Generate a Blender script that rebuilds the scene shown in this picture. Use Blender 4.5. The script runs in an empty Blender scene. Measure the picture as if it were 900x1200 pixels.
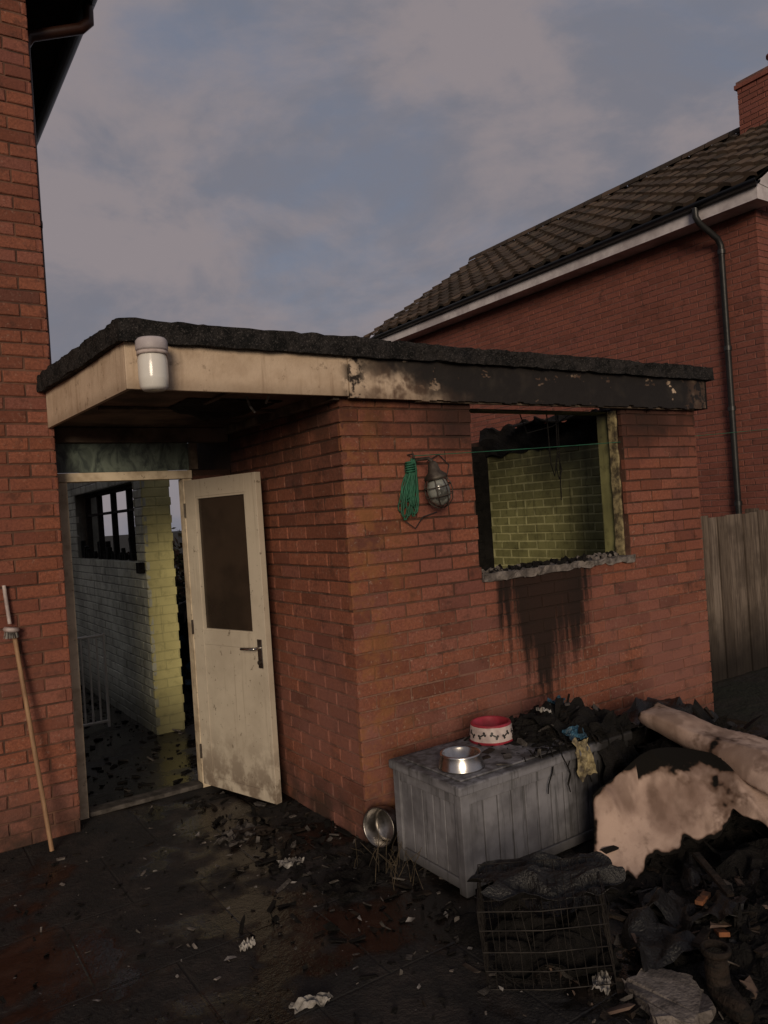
import bpy, bmesh, math, random
from mathutils import Vector, Matrix, noise
random.seed(7)
S=bpy.context.scene
RAD=math.radians
# ------------------------------------------------------------------ helpers
def col(c,a=1): return (c[0],c[1],c[2],a)
class NT:
    def __init__(s,name):
        s.m=bpy.data.materials.new(name); s.m.use_nodes=True
        s.t=s.m.node_tree; s.t.nodes.clear()
        s.out=s.t.nodes.new('ShaderNodeOutputMaterial')
        s.b=s.t.nodes.new('ShaderNodeBsdfPrincipled')
        s.t.links.new(s.b.outputs[0],s.out.inputs[0])
        s.geo=s.t.nodes.new('ShaderNodeNewGeometry')
        s.pos=s.geo.outputs['Position']
    def setin(s,sock,v):
        if hasattr(v,'is_output'): s.t.links.new(v,sock)
        elif isinstance(v,(tuple,list)) and len(v)==3 and sock.type=='RGBA': sock.default_value=col(v)
        else: sock.default_value=v
    def math(s,op,a,b=0.0,clamp=False):
        n=s.t.nodes.new('ShaderNodeMath'); n.operation=op; n.use_clamp=clamp
        s.setin(n.inputs[0],a); s.setin(n.inputs[1],b); return n.outputs[0]
    def mr(s,v,a,b,c=0.0,d=1.0):
        n=s.t.nodes.new('ShaderNodeMapRange'); n.clamp=True
        n.interpolation_type='SMOOTHSTEP'
        for i,x in enumerate((v,a,b,c,d)): s.setin(n.inputs[i],x)
        return n.outputs[0]
    def mix(s,f,a,b,mode='MIX'):
        n=s.t.nodes.new('ShaderNodeMix'); n.data_type='RGBA'; n.blend_type=mode
        s.setin(n.inputs[0],f); s.setin(n.inputs[6],a); s.setin(n.inputs[7],b); return n.outputs[2]
    def noise(s,scale,detail=4,rough=.6,vec=None,dist=0.0,sv=None):
        vec=vec or s.pos
        if sv:
            m=s.t.nodes.new('ShaderNodeMapping'); m.inputs['Scale'].default_value=sv
            s.t.links.new(vec,m.inputs[0]); vec=m.outputs[0]
        n=s.t.nodes.new('ShaderNodeTexNoise')
        s.t.links.new(vec,n.inputs['Vector'])
        n.inputs['Scale'].default_value=scale; n.inputs['Detail'].default_value=min(detail,3.5)
        n.inputs['Roughness'].default_value=rough; n.inputs['Distortion'].default_value=dist
        return n.outputs['Fac']
    def xyz(s):
        n=s.t.nodes.new('ShaderNodeSeparateXYZ'); s.t.links.new(s.pos,n.inputs[0]); return n.outputs
    def attr(s,name='rnd'):
        n=s.t.nodes.new('ShaderNodeAttribute'); n.attribute_name=name; return n.outputs['Fac']
    def ramp(s,f,stops):
        n=s.t.nodes.new('ShaderNodeValToRGB'); s.setin(n.inputs[0],f)
        e=n.color_ramp.elements
        while len(e)<len(stops): e.new(.5)
        for i,(p,c) in enumerate(stops): e[i].position=p; e[i].color=col(c)
        return n.outputs[0]
    def fin(s,color,rough=.8,bump=None,bs=.3,bd=.01,metal=0,spec=.3):
        s.setin(s.b.inputs['Base Color'],color); s.setin(s.b.inputs['Roughness'],rough)
        s.setin(s.b.inputs['Metallic'],metal); s.b.inputs['Specular IOR Level'].default_value=spec
        if bump is not None:
            n=s.t.nodes.new('ShaderNodeBump'); n.inputs['Strength'].default_value=bs
            n.inputs['Distance'].default_value=bd; s.t.links.new(bump,n.inputs['Height'])
            s.t.links.new(n.outputs[0],s.b.inputs['Normal'])
        return s.m

def simple(name,c1,c2=None,scale=6,rough=.8,bs=.3,bd=.01,metal=0,spec=.3,detail=6,sv=None,lo=.35,hi=.65):
    n=NT(name); c2=c2 or tuple(x*.6 for x in c1)
    f=n.mr(n.noise(scale,detail,.65,sv=sv),lo,hi)
    return n.fin(n.mix(f,c1,c2),rough,n.noise(scale*6,3,.6),bs,bd,metal,spec)

SOOT=(.009,.008,.007)
def soot_front(n,c,x,y,z):
    v=n.noise(1.0,4,.65,sv=(22,6,1.2))
    w=n.noise(7,3,.6)
    cx=n.math('SUBTRACT',1.0,n.math('DIVIDE',n.math('ABSOLUTE',n.math('SUBTRACT',x,3.42)),.48),True)
    zf=n.math('MULTIPLY',n.mr(z,.36,1.25),n.mr(z,1.33,1.27))
    k=n.math('ADD',n.math('MULTIPLY',cx,.42),n.math('MULTIPLY',zf,.38))
    k=n.math('ADD',k,n.math('ADD',n.math('MULTIPLY',v,.8),n.math('MULTIPLY',w,.2)))
    k=n.math('MULTIPLY',n.mr(k,.80,1.06),n.math('MULTIPLY',n.mr(zf,0,.10),n.mr(cx,0,.25)))
    c=n.mix(n.math('MULTIPLY',k,.95),c,SOOT)
    k2=n.math('MULTIPLY',n.math('MULTIPLY',n.mr(cx,0,.9),zf),.6)
    c=n.mix(k2,c,(.035,.018,.013))
    t=n.math('ADD',n.mr(z,1.75,2.35,0,.6),n.math('MULTIPLY',n.noise(3.2,5,.65),.6))
    e=n.math('MAXIMUM',n.mr(n.math('ABSOLUTE',n.math('SUBTRACT',x,4.4)),.75,.15),n.mr(n.math('ABSOLUTE',n.math('SUBTRACT',x,2.85)),.5,.05))
    k3=n.math('MULTIPLY',n.mr(t,.42,.85),n.math('MULTIPLY',e,.85))
    c=n.mix(k3,c,(.02,.014,.012))
    k5=n.math('MULTIPLY',n.mr(z,1.9,2.33),n.mr(n.noise(5,4),.35,.6,.2,.75))
    return n.mix(k5,c,(.05,.022,.016))
def shade_side(n,c,x,y,z):  # shade under the canopy, painted into the upper wall colour
    k=n.math('MULTIPLY',n.mr(z,1.5,2.35),n.mr(n.noise(4,4),.3,.6,.4,.85))
    return n.mix(k,c,(.028,.017,.013))
def brick_mat(name,pal,soot_shade='none',light=.0,mort=False):
    n=NT(name); x,y,z=n.xyz()
    big=n.noise(1.3,4,.6); med=n.noise(9,5,.7)
    if mort:
        c=n.mix(n.mr(n.math('ADD',z,n.math('MULTIPLY',big,1.2)),1.4,2.2),(.20,.11,.08),(.075,.037,.026))
        c=n.mix(n.mr(med,.42,.62,0,.75),c,(.055,.03,.022))
    else:
        c=n.ramp(n.attr(),pal)
        c=n.mix(n.mr(n.noise(60,4,.75),.3,.7,0,.6),c,(.10,.036,.024))
        c=n.mix(n.mr(big,.45,.68,0,.45),c,(.17,.062,.050))
        c=n.mix(n.mr(med,.54,.72,0,.6),c,(.055,.028,.022))
    if light>0:
        c=n.mix(n.math('MULTIPLY',n.mr(z,1.3,.5,0,.5),n.mr(big,.38,.6)),c,(.23,.11,.09))
        c=n.mix(n.math('MULTIPLY',n.mr(n.noise(34,4,.8),.57,.70,0,light),n.mr(big,.66,.4)),c,(.42,.32,.25))
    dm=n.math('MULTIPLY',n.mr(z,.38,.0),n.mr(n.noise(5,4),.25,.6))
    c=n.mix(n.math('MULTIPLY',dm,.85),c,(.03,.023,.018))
    if soot_shade=='front':
        c=n.mix(n.math('MULTIPLY',n.mr(x,2.6,2.05),n.mr(med,.4,.65,0,.7)),c,(.27,.115,.045))
        c=soot_front(n,c,x,y,z)
    if soot_shade=='side': c=shade_side(n,c,x,y,z)
    return n.fin(c,.9,n.noise(80,4,.75),.7,.008,spec=.2)
PAL=[(0,(.15,.053,.034)),(.2,(.22,.078,.047)),(.55,(.285,.101,.058)),(.85,(.27,.104,.072)),(.95,(.20,.078,.06)),(1,(.13,.052,.038))]
PALN=[(0,(.18,.065,.05)),(.5,(.265,.094,.068)),(1,(.22,.08,.065))]
M={}
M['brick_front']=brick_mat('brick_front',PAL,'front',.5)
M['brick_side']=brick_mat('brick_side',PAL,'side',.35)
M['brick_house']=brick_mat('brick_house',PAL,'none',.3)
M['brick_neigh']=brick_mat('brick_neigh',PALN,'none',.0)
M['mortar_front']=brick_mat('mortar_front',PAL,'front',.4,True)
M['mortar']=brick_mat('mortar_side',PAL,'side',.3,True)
M['mortar_h']=simple('mortar_house',(.15,.075,.05),(.065,.035,.026),6,.95)
M['mortar_n']=simple('mortar_n',(.17,.09,.075),(.10,.052,.045),7,.95)
def paint_mat(name,base,top_soot=.7,z0=1.4,z1=2.3,amount=.5,var=.35,rough=.6):
    n=NT(name); x,y,z=n.xyz()
    c=n.mix(n.mr(n.attr(),0,1,0,var),base,tuple(v*.5 for v in base))
    c=n.mix(n.mr(n.noise(2.2,6,.7),.4,.7,0,amount),c,tuple(v*.22 for v in base))
    c=n.mix(n.mr(n.noise(16,4,.7),.5,.72,0,amount),c,tuple(v*.3 for v in base))
    k=n.math('MULTIPLY',n.mr(z,z0,z1),n.mr(n.noise(3,5,.7),.3,.6,.3,1))
    c=n.mix(n.math('MULTIPLY',k,top_soot),c,SOOT)
    c=n.mix(n.mr(n.noise(1,3,.6,sv=(30,30,1.5)),.58,.72,0,amount),c,tuple(v*.15 for v in base))
    c=n.mix(n.mr(z,.5,0,0,.75),c,(.035,.035,.026))
    return n.fin(c,rough,n.noise(40,4),.3,.004,spec=.4)
M['paint_yel']=paint_mat('paint_yellow_green',(.27,.262,.11),.85,1.6,2.35,.6)
M['mort_paint']=paint_mat('mortar_painted',(.48,.46,.23),.85,1.6,2.35,.5,0)
M['paint_pier']=paint_mat('paint_pier',(.70,.65,.30),.3,1.9,2.4,.3,.15)
M['mort_pier']=paint_mat('mortar_pier',(.55,.52,.25),.3,1.9,2.4,.3,0)
M['paint_white']=paint_mat('paint_white',(.66,.68,.56),.5,1.7,2.4,.6,.2,.3)
M['mort_white']=paint_mat('mortar_white',(.24,.245,.20),.5,1.7,2.4,.5,0)
n=NT('fascia_paint'); x,y,z=n.xyz()
c=n.mix(n.mr(n.noise(5,6,.7),.4,.7,0,.5),(.54,.42,.31),(.34,.24,.16))
c=n.mix(n.mr(n.noise(2,4,.6,sv=(14,14,1)),.52,.75,0,.45),c,(.2,.13,.08))
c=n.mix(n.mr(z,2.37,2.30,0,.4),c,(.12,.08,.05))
c=n.mix(n.mr(n.noise(15,4,.8),.60,.70,0,.5),c,(.12,.08,.05))
c=n.mix(n.math('MULTIPLY',n.mr(x,2.05,2.3),n.mr(n.noise(6,5,.7),.40,.56,0,.88)),c,(.075,.040,.024))
c=n.mix(n.math('MULTIPLY',n.mr(x,2.3,2.8),n.mr(n.noise(3,5,.7),.33,.48,0,.8)),c,(.055,.032,.022))
hz=n.math('ADD',n.math('ADD',x,n.math('MULTIPLY',n.noise(3.5,5,.7),1.2)),n.mr(z,2.3,2.50,0,.55))
burn=n.math('MULTIPLY',n.mr(hz,3.05,3.6),n.mr(n.noise(6,4,.75,sv=(1,1,1.6)),.645,.61))
burn=n.math('MULTIPLY',burn,n.math('SUBTRACT',1.0,n.math('MULTIPLY',n.mr(x,4.85,4.98),n.mr(n.noise(14,3),.42,.5,0,.85))))
c=n.mix(n.math('MULTIPLY',burn,.97),c,(.012,.010,.009))
edge=n.math('MULTIPLY',n.mr(n.math('ABSOLUTE',n.math('SUBTRACT',x,2.1)),.10,.02),n.mr(n.noise(20,3),.45,.6))
c=n.mix(edge,c,(.02,.014,.011))
M['fascia']=n.fin(c,.65,n.noise(35,5,.7),.5,.006)
n=NT('cream_paint'); x,y,z=n.xyz()
c=n.mix(n.mr(n.noise(3,6,.7),.4,.7,0,.4),(.50,.44,.35),(.30,.25,.19))
c=n.mix(n.mr(n.noise(22,5,.8),.61,.70,0,.75),c,(.10,.075,.05))
c=n.mix(n.math('MULTIPLY',n.mr(z,.55,.0),n.mr(n.noise(8,5,.7),.38,.6,0,.85)),c,(.15,.11,.08))
c=n.mix(n.mr(n.noise(1,4,.6,sv=(30,30,1.2)),.56,.72,0,.3),c,(.17,.12,.08))
c=n.mix(n.mr(z,1.65,2.0,0,.35),c,(.20,.15,.11))
M['cream']=n.fin(c,.5,n.noise(30,4),.2,.003,spec=.35)
n=NT('cream_paint_lit'); c=n.mix(n.mr(n.noise(6,4,.7),.4,.7),(.62,.52,.38),(.36,.28,.19)); c=n.mix(n.mr(n.noise(22,5,.8),.61,.70,0,.75),c,(.10,.075,.05)); M['cream_lit']=n.fin(c,.5,n.noise(30,4),.2,.003,spec=.35)  # brighter copy of the door cream, so jambs in shade look lit
n=NT('roof_felt'); c=n.mix(n.mr(n.noise(12,4,.8),.38,.62),(.030,.027,.026),(.009,.009,.009)); c=n.mix(n.mr(n.noise(120,2,.6),.56,.66,0,.6),c,(.10,.09,.085))
M['felt']=n.fin(c,.95,n.noise(60,4,.8),1.0,.02,spec=.15)
M['char']=simple('charred',(.011,.0095,.0085),(.004,.0035,.003),14,.85,1.0,.02,spec=.2)
M['charwet']=simple('charred_wet',(.010,.009,.008),(.004,.0035,.003),14,.45,.7,.012,spec=.4)
M['charwood']=simple('charred_wood',(.022,.015,.011),(.006,.005,.004),10,.8,1.0,.01,sv=(1,1,6),spec=.2)
M['soffit']=simple('soffit_board',(.15,.10,.075),(.04,.028,.021),3.5,.8,.4,.008)
M['soffit_l']=simple('batten',(.17,.125,.09),(.05,.035,.025),5,.8)
n=NT('roof_tile'); c=n.ramp(n.attr(),[(0,(.026,.019,.014)),(.5,(.05,.034,.025)),(1,(.082,.055,.038))])
c=n.mix(n.mr(n.noise(6,6,.75),.5,.7,0,.5),c,(.085,.072,.05)); M['tile']=n.fin(c,.9,n.noise(60,4),.5,.006)
M['white']=simple('white_paint',(.58,.54,.55),(.38,.34,.35),3,.5)
M['black_pvc']=simple('black_plastic',(.012,.012,.013),(.02,.02,.02),6,.4,.1,spec=.4)
M['brown_pvc']=simple('brown_plastic',(.06,.022,.014),(.04,.016,.01),6,.4,.1,spec=.5)
n=NT('fence_wood'); 
c=n.ramp(n.attr(),[(0,(.10,.078,.06)),(.5,(.155,.12,.094)),(1,(.20,.16,.13))])
c=n.mix(n.mr(n.noise(1,6,.7,sv=(40,40,2.5)),.38,.65,0,.75),c,(.05,.037,.03))
c=n.mix(n.mr(n.noise(2.5,4,.7),.45,.65,0,.5),c,(.045,.034,.027))
x,y,z=n.xyz(); c=n.mix(n.mr(z,.8,.1,0,.92),c,(.012,.010,.009))  # darkness at the fence foot, painted into the board colour
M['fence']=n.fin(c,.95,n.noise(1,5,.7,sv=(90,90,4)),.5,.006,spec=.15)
n=NT('grey_paint'); x,y,z=n.xyz()
c=n.mix(n.mr(n.noise(5,6,.7),.35,.7),(.20,.198,.215),(.11,.108,.118))
c=n.mix(n.mr(n.noise(2,5,.7,sv=(18,18,1.5)),.50,.7,0,.75),c,(.05,.05,.05))
sx=n.math('ADD',x,n.math('MULTIPLY',n.noise(6,4,.7),.7))
c=n.mix(n.math('MULTIPLY',n.mr(sx,2.95,3.35,0,.95),n.mr(z,.0,.35,.55,1)),c,(.012,.011,.010))
c=n.mix(n.math('MULTIPLY',n.mr(z,.47,.5),n.mr(n.noise(9,4,.7),.38,.6,0,.8)),c,(.03,.027,.025))
c=n.mix(n.mr(z,.16,0,0,.8),c,(.025,.024,.022))
M['grey']=n.fin(c,.65,n.noise(50,4),.3,.003)
M['steel']=simple('stainless_steel',(.58,.56,.53),(.34,.32,.30),6,.27,.1,.002,metal=1)
M['steel_d']=simple('sooty_steel',(.38,.36,.34),(.10,.09,.08),9,.35,.2,.002,metal=1)
M['iron']=simple('rusty_iron',(.10,.085,.07),(.04,.03,.025),12,.6,.3,.003,metal=.5)
M['wire']=simple('cage_wire',(.035,.03,.026),(.012,.01,.009),12,.6,.2,.002,metal=.3)
M['red']=simple('red_plastic',(.32,.03,.05),(.2,.02,.03),9,.4,.1)
M['bowlwhite']=simple('white_plastic',(.55,.47,.44),(.30,.24,.23),9,.4,.1)
M['blackp']=simple('black_print',(.02,.02,.02),(.03,.03,.03),9,.5,.1)
M['green']=simple('green_cord',(.025,.13,.075),(.015,.07,.04),9,.6,.1)
M['broomwood']=simple('broom_wood',(.33,.20,.11),(.22,.125,.07),6,.6,.2,sv=(6,6,1))
M['opal']=simple('opal_glass',(.76,.75,.72),(.66,.64,.60),3,.18,.02,.001,spec=.6)
n=NT('lantern_glass'); M['glass']=n.fin(n.mix(n.mr(n.noise(14,3,.6),.4,.6),(.22,.23,.21),(.06,.06,.055)),.12,spec=.6)
n=NT('sooty_door_glass'); c=n.mix(n.mr(n.noise(3,4,.6),.4,.65),(.040,.027,.019),(.026,.018,.013)); M['doorglass']=n.fin(c,.25,spec=.4)
n=NT('transom_glass'); c=n.mix(n.mr(n.noise(6,6,.75,dist=1,sv=(2,2,1)),.35,.65),(.13,.16,.13),(.035,.045,.04)); M['transom']=n.fin(c,.3,spec=.5)
M['concrete']=simple('concrete',(.19,.165,.148),(.07,.06,.054),14,.9,.8,.01)
M['ashy']=simple('ashy_grit',(.09,.08,.072),(.03,.026,.023),12,.9,.6,.01)
M['rust']=simple('burnt_orange_wood',(.22,.08,.03),(.06,.03,.016),12,.8)
M['paper']=simple('dirty_paper',(.33,.31,.285),(.08,.072,.065),16,.8,.2)
M['blue']=simple('blue_wrapper',(.03,.10,.16),(.015,.03,.045),20,.5,.2)
M['yellow']=simple('yellow_packet',(.30,.245,.13),(.06,.047,.03),20,.6,.2)
M['leaf']=simple('hedge_leaves',(.10,.05,.03),(.05,.06,.02),8,.8)
M['weed']=simple('dead_stems',(.10,.075,.045),(.035,.028,.02),20,.8)
# carpet
n=NT('carpet'); x,y,z=n.xyz(); e=n.attr('edge')
c=n.mix(n.mr(n.noise(3,5,.65),.38,.64),(.44,.325,.265),(.22,.15,.12))
st=n.noise(1,4,.65,sv=(5,5,1.5)); c=n.mix(n.mr(n.noise(9,4,.7),.55,.7,0,.5),c,(.12,.08,.062))
c=n.mix(n.mr(st,.50,.62,0,.6),c,(.13,.085,.065))
bn=n.noise(4.5,6,.72)
b=n.math('ADD',e,n.math('MULTIPLY',n.math('SUBTRACT',bn,.5),1.9))
c=n.mix(n.mr(b,.16,.42,0,.8),c,(.075,.042,.028))
c=n.mix(n.mr(b,.34,.46),c,(.008,.007,.006))
M['carpet']=n.fin(c,.95,n.noise(120,3,.7),.45,.005,spec=.1)
# ground
n=NT('ground_soil'); c=n.mix(n.mr(n.noise(1.5,6,.7),.4,.6),(.018,.015,.012),(.013,.015,.009)); M['soil']=n.fin(c,.95,n.noise(8,6,.7),.8,.05)
n=NT('sooty_paving')
br=n.t.nodes.new('ShaderNodeTexBrick'); n.t.links.new(n.pos,br.inputs['Vector'])
br.offset=.5; br.inputs['Scale'].default_value=1; br.inputs['Brick Width'].default_value=.6; br.inputs['Row Height'].default_value=.6
br.inputs['Mortar Size'].default_value=.008; br.inputs['Mortar Smooth'].default_value=.8
br.inputs['Color1'].default_value=col((.026,.0195,.016)); br.inputs['Color2'].default_value=col((.018,.014,.0115)); br.inputs['Mortar'].default_value=col((.008,.007,.006))
c=n.mix(n.mr(n.noise(3,7,.8),.36,.56),br.outputs[0],(.0065,.0055,.005))
c=n.mix(n.mr(n.noise(28,6,.8),.60,.7,0,.4),c,(.05,.04,.033))
wm_=n.mr(n.noise(1.7,5,.6),.46,.56)
h=n.math('SUBTRACT',n.noise(26,7,.85),n.math('MULTIPLY',br.outputs['Fac'],.35))
h=n.math('MULTIPLY',h,n.math('SUBTRACT',1.0,n.math('MULTIPLY',wm_,.78)))
M['paving']=n.fin(c,n.math('SUBTRACT',.85,n.math('MULTIPLY',wm_,.70)),h,.8,.025,spec=.5)
n=NT('wet_floor'); c=n.mix(n.mr(n.noise(5,6,.7),.4,.6),(.022,.019,.014),(.008,.007,.006)); M['wet']=n.fin(c,n.mr(n.noise(3,4),.42,.6,.06,.4),n.noise(14,6,.75),.35,.01,spec=.5)

class MB:
    def __init__(s): s.v=[]; s.f=[]; s.r=[]; s.mi=[]
    def add(s,vs,fs,r=None,mi=0):
        o=len(s.v); s.v+= [tuple(v) for v in vs]
        r=random.random() if r is None else r
        for f in fs: s.f.append([i+o for i in f]); s.r.append(r); s.mi.append(mi)
    def box(s,x0,x1,y0,y1,z0,z1,mi=0,r=None,mat=None):
        vs=[Vector(p) for p in [(x0,y0,z0),(x1,y0,z0),(x1,y1,z0),(x0,y1,z0),(x0,y0,z1),(x1,y0,z1),(x1,y1,z1),(x0,y1,z1)]]
        if mat: vs=[mat@v for v in vs]
        s.add(vs,[(3,2,1,0),(4,5,6,7),(0,1,5,4),(1,2,6,5),(2,3,7,6),(3,0,4,7)],r,mi)
    def obj(s,name,mats,parent=None,smooth=False,bevel=0):
        me=bpy.data.meshes.new(name); me.from_pydata(s.v,[],s.f)
        a=me.attributes.new('rnd','FLOAT','FACE'); a.data.foreach_set('value',s.r)
        me.polygons.foreach_set('material_index',s.mi)
        if smooth: me.polygons.foreach_set('use_smooth',[True]*len(s.f))
        for m in (mats if isinstance(mats,list) else [mats]): me.materials.append(M[m])
        o=bpy.data.objects.new(name,me); S.collection.objects.link(o)
        if parent: o.parent=parent
        if bevel:
            b=o.modifiers.new('bevel','BEVEL'); b.width=bevel; b.segments=2; b.limit_method='ANGLE'
        return o
def grp(name):
    e=bpy.data.objects.new(name,None); e.empty_display_size=.2; S.collection.objects.link(e); return e
def boxo(name,x0,x1,y0,y1,z0,z1,mat,parent=None,bevel=.003):
    b=MB(); b.box(x0,x1,y0,y1,z0,z1); return b.obj(name,mat,parent,bevel=bevel)
def tubes(name,lines,r,mat,parent=None,cyc=False,res=2):
    cu=bpy.data.curves.new(name,'CURVE'); cu.dimensions='3D'; cu.bevel_depth=r; cu.bevel_resolution=res; cu.use_fill_caps=True
    for l in lines:
        sp=cu.splines.new('POLY'); sp.points.add(len(l)-1)
        for p,q in zip(sp.points,l): p.co=(q[0],q[1],q[2],1)
        sp.use_cyclic_u=cyc; sp.use_smooth=True
    cu.materials.append(M[mat]); o=bpy.data.objects.new(name,cu); S.collection.objects.link(o)
    if parent: o.parent=parent
    return o
def lathe(name,prof,loc,mat,parent=None,seg=40,rot=None,mats=None,mif=None):
    b=MB(); k=len(prof)
    R=rot or Matrix()
    vs=[]
    for i in range(seg):
        a=2*math.pi*i/seg
        for (r,z) in prof: vs.append(Vector(loc)+R@Vector((r*math.cos(a),r*math.sin(a),z)))
    b.v+=[tuple(v) for v in vs]
    for i in range(seg):
        j=(i+1)%seg
        for q in range(k-1):
            b.f.append([i*k+q,j*k+q,j*k+q+1,i*k+q+1]); b.r.append(.5); b.mi.append(mif(q) if mif else 0)
    return b.obj(name,mats or mat,parent,smooth=True)

def bricks(b,P,s0,s1,z0,z1,holes=(),offs=(0,.5),c=.075,L=.225,j=.010,jit=.0025,ragged=0,mi=0,ch=.004):
    o=P(0,0,0); sd=P(1,0,0)-o; zd=P(0,1,0)-o; dd=P(0,0,1)-o
    flip=sd.cross(zd).dot(dd)<0
    nrow=int(round((z1-z0)/c))
    for k in range(nrow):
        za=z0+k*c+j/2; zb=za+c-j
        if zb>z1+.002: zb=z1
        s=s0-offs[k%2]*L
        while s<s1-.012:
            a=max(s,s0); e=min(s+L,s1); s+=L
            segs=[(a+(j/2 if a>s0 else 0),e-j/2 if e<s1 else e)]
            zm=(za+zb)/2
            for (h0,h1,hz0,hz1) in holes:
                if hz0<zm<hz1:
                    ns=[]
                    for (p,q) in segs:
                        r0=h0+random.uniform(-ragged,ragged); r1=h1+random.uniform(-ragged,ragged)
                        if q<=r0 or p>=r1: ns.append((p,q)); continue
                        if p<r0: ns.append((p,r0))
                        if q>r1: ns.append((r1,q))
                    segs=ns
            for (p,q) in segs:
                if q-p<.02: continue
                dj=random.uniform(-jit,jit)
                R=lambda:random.uniform(-.0022,.0022)
                vs=[]
                for (ss,zz,sx,sz) in ((p,za,1,1),(q,za,-1,1),(q,zb,-1,-1),(p,zb,1,-1)):
                    vs.append((ss+sx*ch+R(),zz+sz*ch+R(),dj+R()*.7))
                for (ss,zz) in ((p,za),(q,za),(q,zb),(p,zb)):
                    vs.append((ss+R(),zz+R(),dj-ch))
                for (ss,zz) in ((p,za),(q,za),(q,zb),(p,zb)):
                    vs.append((ss,zz,-.03))
                vw=[P(*v) for v in vs]
                fs=[(0,1,2,3)]
                for i in range(4):
                    m=(i+1)%4
                    fs+=[(4+i,4+m,m,i),(8+i,8+m,4+m,4+i)]
                if flip: fs=[tuple(reversed(f)) for f in fs]
                b.add(vw,fs,mi=mi)
def slab(b,P,s0,s1,z0,z1,d0,d1,holes=(),mi=0):
    def bx(a,e,za,zb):
        if e-a<1e-4 or zb-za<1e-4: return
        p=P(a,za,d0); q=P(e,zb,d1)
        b.box(min(p.x,q.x),max(p.x,q.x),min(p.y,q.y),max(p.y,q.y),min(p.z,q.z),max(p.z,q.z),mi=mi)
    if not holes: bx(s0,s1,z0,z1); return
    h0,h1,a,e=holes[0]
    bx(s0,h0,z0,z1); bx(h1,s1,z0,z1); bx(h0,h1,z0,a); bx(h0,h1,e,z1)
def wallP(axis,at,sgn):
    if axis=='y': return lambda s,z,d: Vector((s,at+sgn*d,z))
    return lambda s,z,d: Vector((at+sgn*d,s,z))
def rough_prism(name,poly,z0,z1,mat,parent=None,amp=.008,step=.05,levels=3,fr=9,smooth=False):
    pts=[]
    for i in range(len(poly)):
        a=Vector(poly[i]+(0,)); c=Vector(poly[(i+1)%len(poly)]+(0,)); k=max(1,int((c-a).length/step))
        for q in range(k): pts.append(a.lerp(c,q/k))
    b=MB(); n=len(pts); vs=[]
    for l in range(levels+1):
        z=z0+(z1-z0)*l/levels
        for p in pts:
            v=Vector((p.x,p.y,z)); nn=noise.noise_vector(v*fr)+.6*noise.noise_vector(v*fr*3.1)
            vs.append(v+Vector((nn.x,nn.y,nn.z*.8))*amp)
    fs=[]
    for l in range(levels):
        for i in range(n):
            m=(i+1)%n; fs.append((l*n+i,l*n+m,(l+1)*n+m,(l+1)*n+i))
    fs.append(tuple(range(levels*n,levels*n+n))); fs.append(tuple(reversed(range(n))))
    b.add(vs,fs); return b.obj(name,mat,parent,smooth=smooth)
def sheet(name,fn,nu,nv,mat,parent=None,solid=.004,edgefn=None,smooth=True):
    b=MB(); vs=[fn(i/nu,j/nv) for i in range(nu+1) for j in range(nv+1)]
    fs=[(i*(nv+1)+j,(i+1)*(nv+1)+j,(i+1)*(nv+1)+j+1,i*(nv+1)+j+1) for i in range(nu) for j in range(nv)]
    b.add(vs,fs); o=b.obj(name,mat,parent,smooth=smooth)
    if edgefn:
        a=o.data.attributes.new('edge','FLOAT','POINT'); a.data.foreach_set('value',[edgefn(i/nu,j/nv) for i in range(nu+1) for j in range(nv+1)])
    if solid:
        m=o.modifiers.new('s','SOLIDIFY'); m.thickness=solid; m.offset=0
    return o

# ------------------------------------------------------------------ ground
b=MB(); b.add([(-250,-250,0),(250,-250,0),(250,250,0),(-250,250,0)],[(0,1,2,3)]); b.obj('ground','soil')
b=MB(); b.add([(-3,-4,.004),(5.2,-4,.004),(5.2,6.6,.004),(-3,6.6,.004)],[(0,1,2,3)]); b.obj('patio','paving')

# ------------------------------------------------------------------ outbuilding
OB=grp('brick_outbuilding')
X0,X1,Y0,YB=2.03,5.05,3.384,5.65
H=2.325
WIN=(2.905,4.24,1.275,2.40)
b=MB(); Pf=wallP('y',Y0,-1)
bricks(b,Pf,X0,X1,0,H,holes=[WIN],offs=(0,.5),ragged=.012)
slab(b,Pf,X0+.008,X1-.008,0,H,-.0068,-.095,[WIN],mi=1)
b.obj('front_wall',['brick_front','mortar_front'],OB)
b=MB(); Ps=wallP('x',X0,-1)
bricks(b,Ps,Y0+.002,4.84,0,H,offs=(.5,0))
slab(b,Ps,Y0+.008,YB,0,H,-.0068,-.2,mi=1)
b.obj('side_wall',['brick_side','mortar'],OB)
b=MB(); Pr=wallP('x',X1,1)
bricks(b,Pr,Y0+.002,YB+.2,0,H,offs=(.5,0)); slab(b,Pr,Y0+.1,YB+.2,0,H-.01,-.007,-.1,mi=1)
b.obj('outer_flank_wall',['brick_side','mortar'],OB)
b=MB(); Pi=wallP('x',X1-.11,-1)
bricks(b,Pi,Y0+.23,YB-.1,0,2.25,offs=(.5,0),jit=.003); slab(b,Pi,Y0+.23,YB-.1,0,2.25,-.004,-.08,mi=1)
b.obj('inner_flank_wall',['paint_yel','mort_paint'],OB)
b=MB()
slab(b,Pf,X0+.21,X1-.11,0,2.28,-.105,-.215,[(WIN[0]+.004,WIN[1]-.004,WIN[2],2.27)])
b.obj('inner_front_leaf','paint_yel',OB)
b=MB(); Pb=wallP('y',YB-.1,-1)
bricks(b,Pb,X0+.21,X1-.2,0,2.25,offs=(0,.5)); slab(b,Pb,X0+.205,X1-.1,0,2.26,-.007,-.2,mi=1)
b.obj('back_wall',['char','char'],OB)
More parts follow.
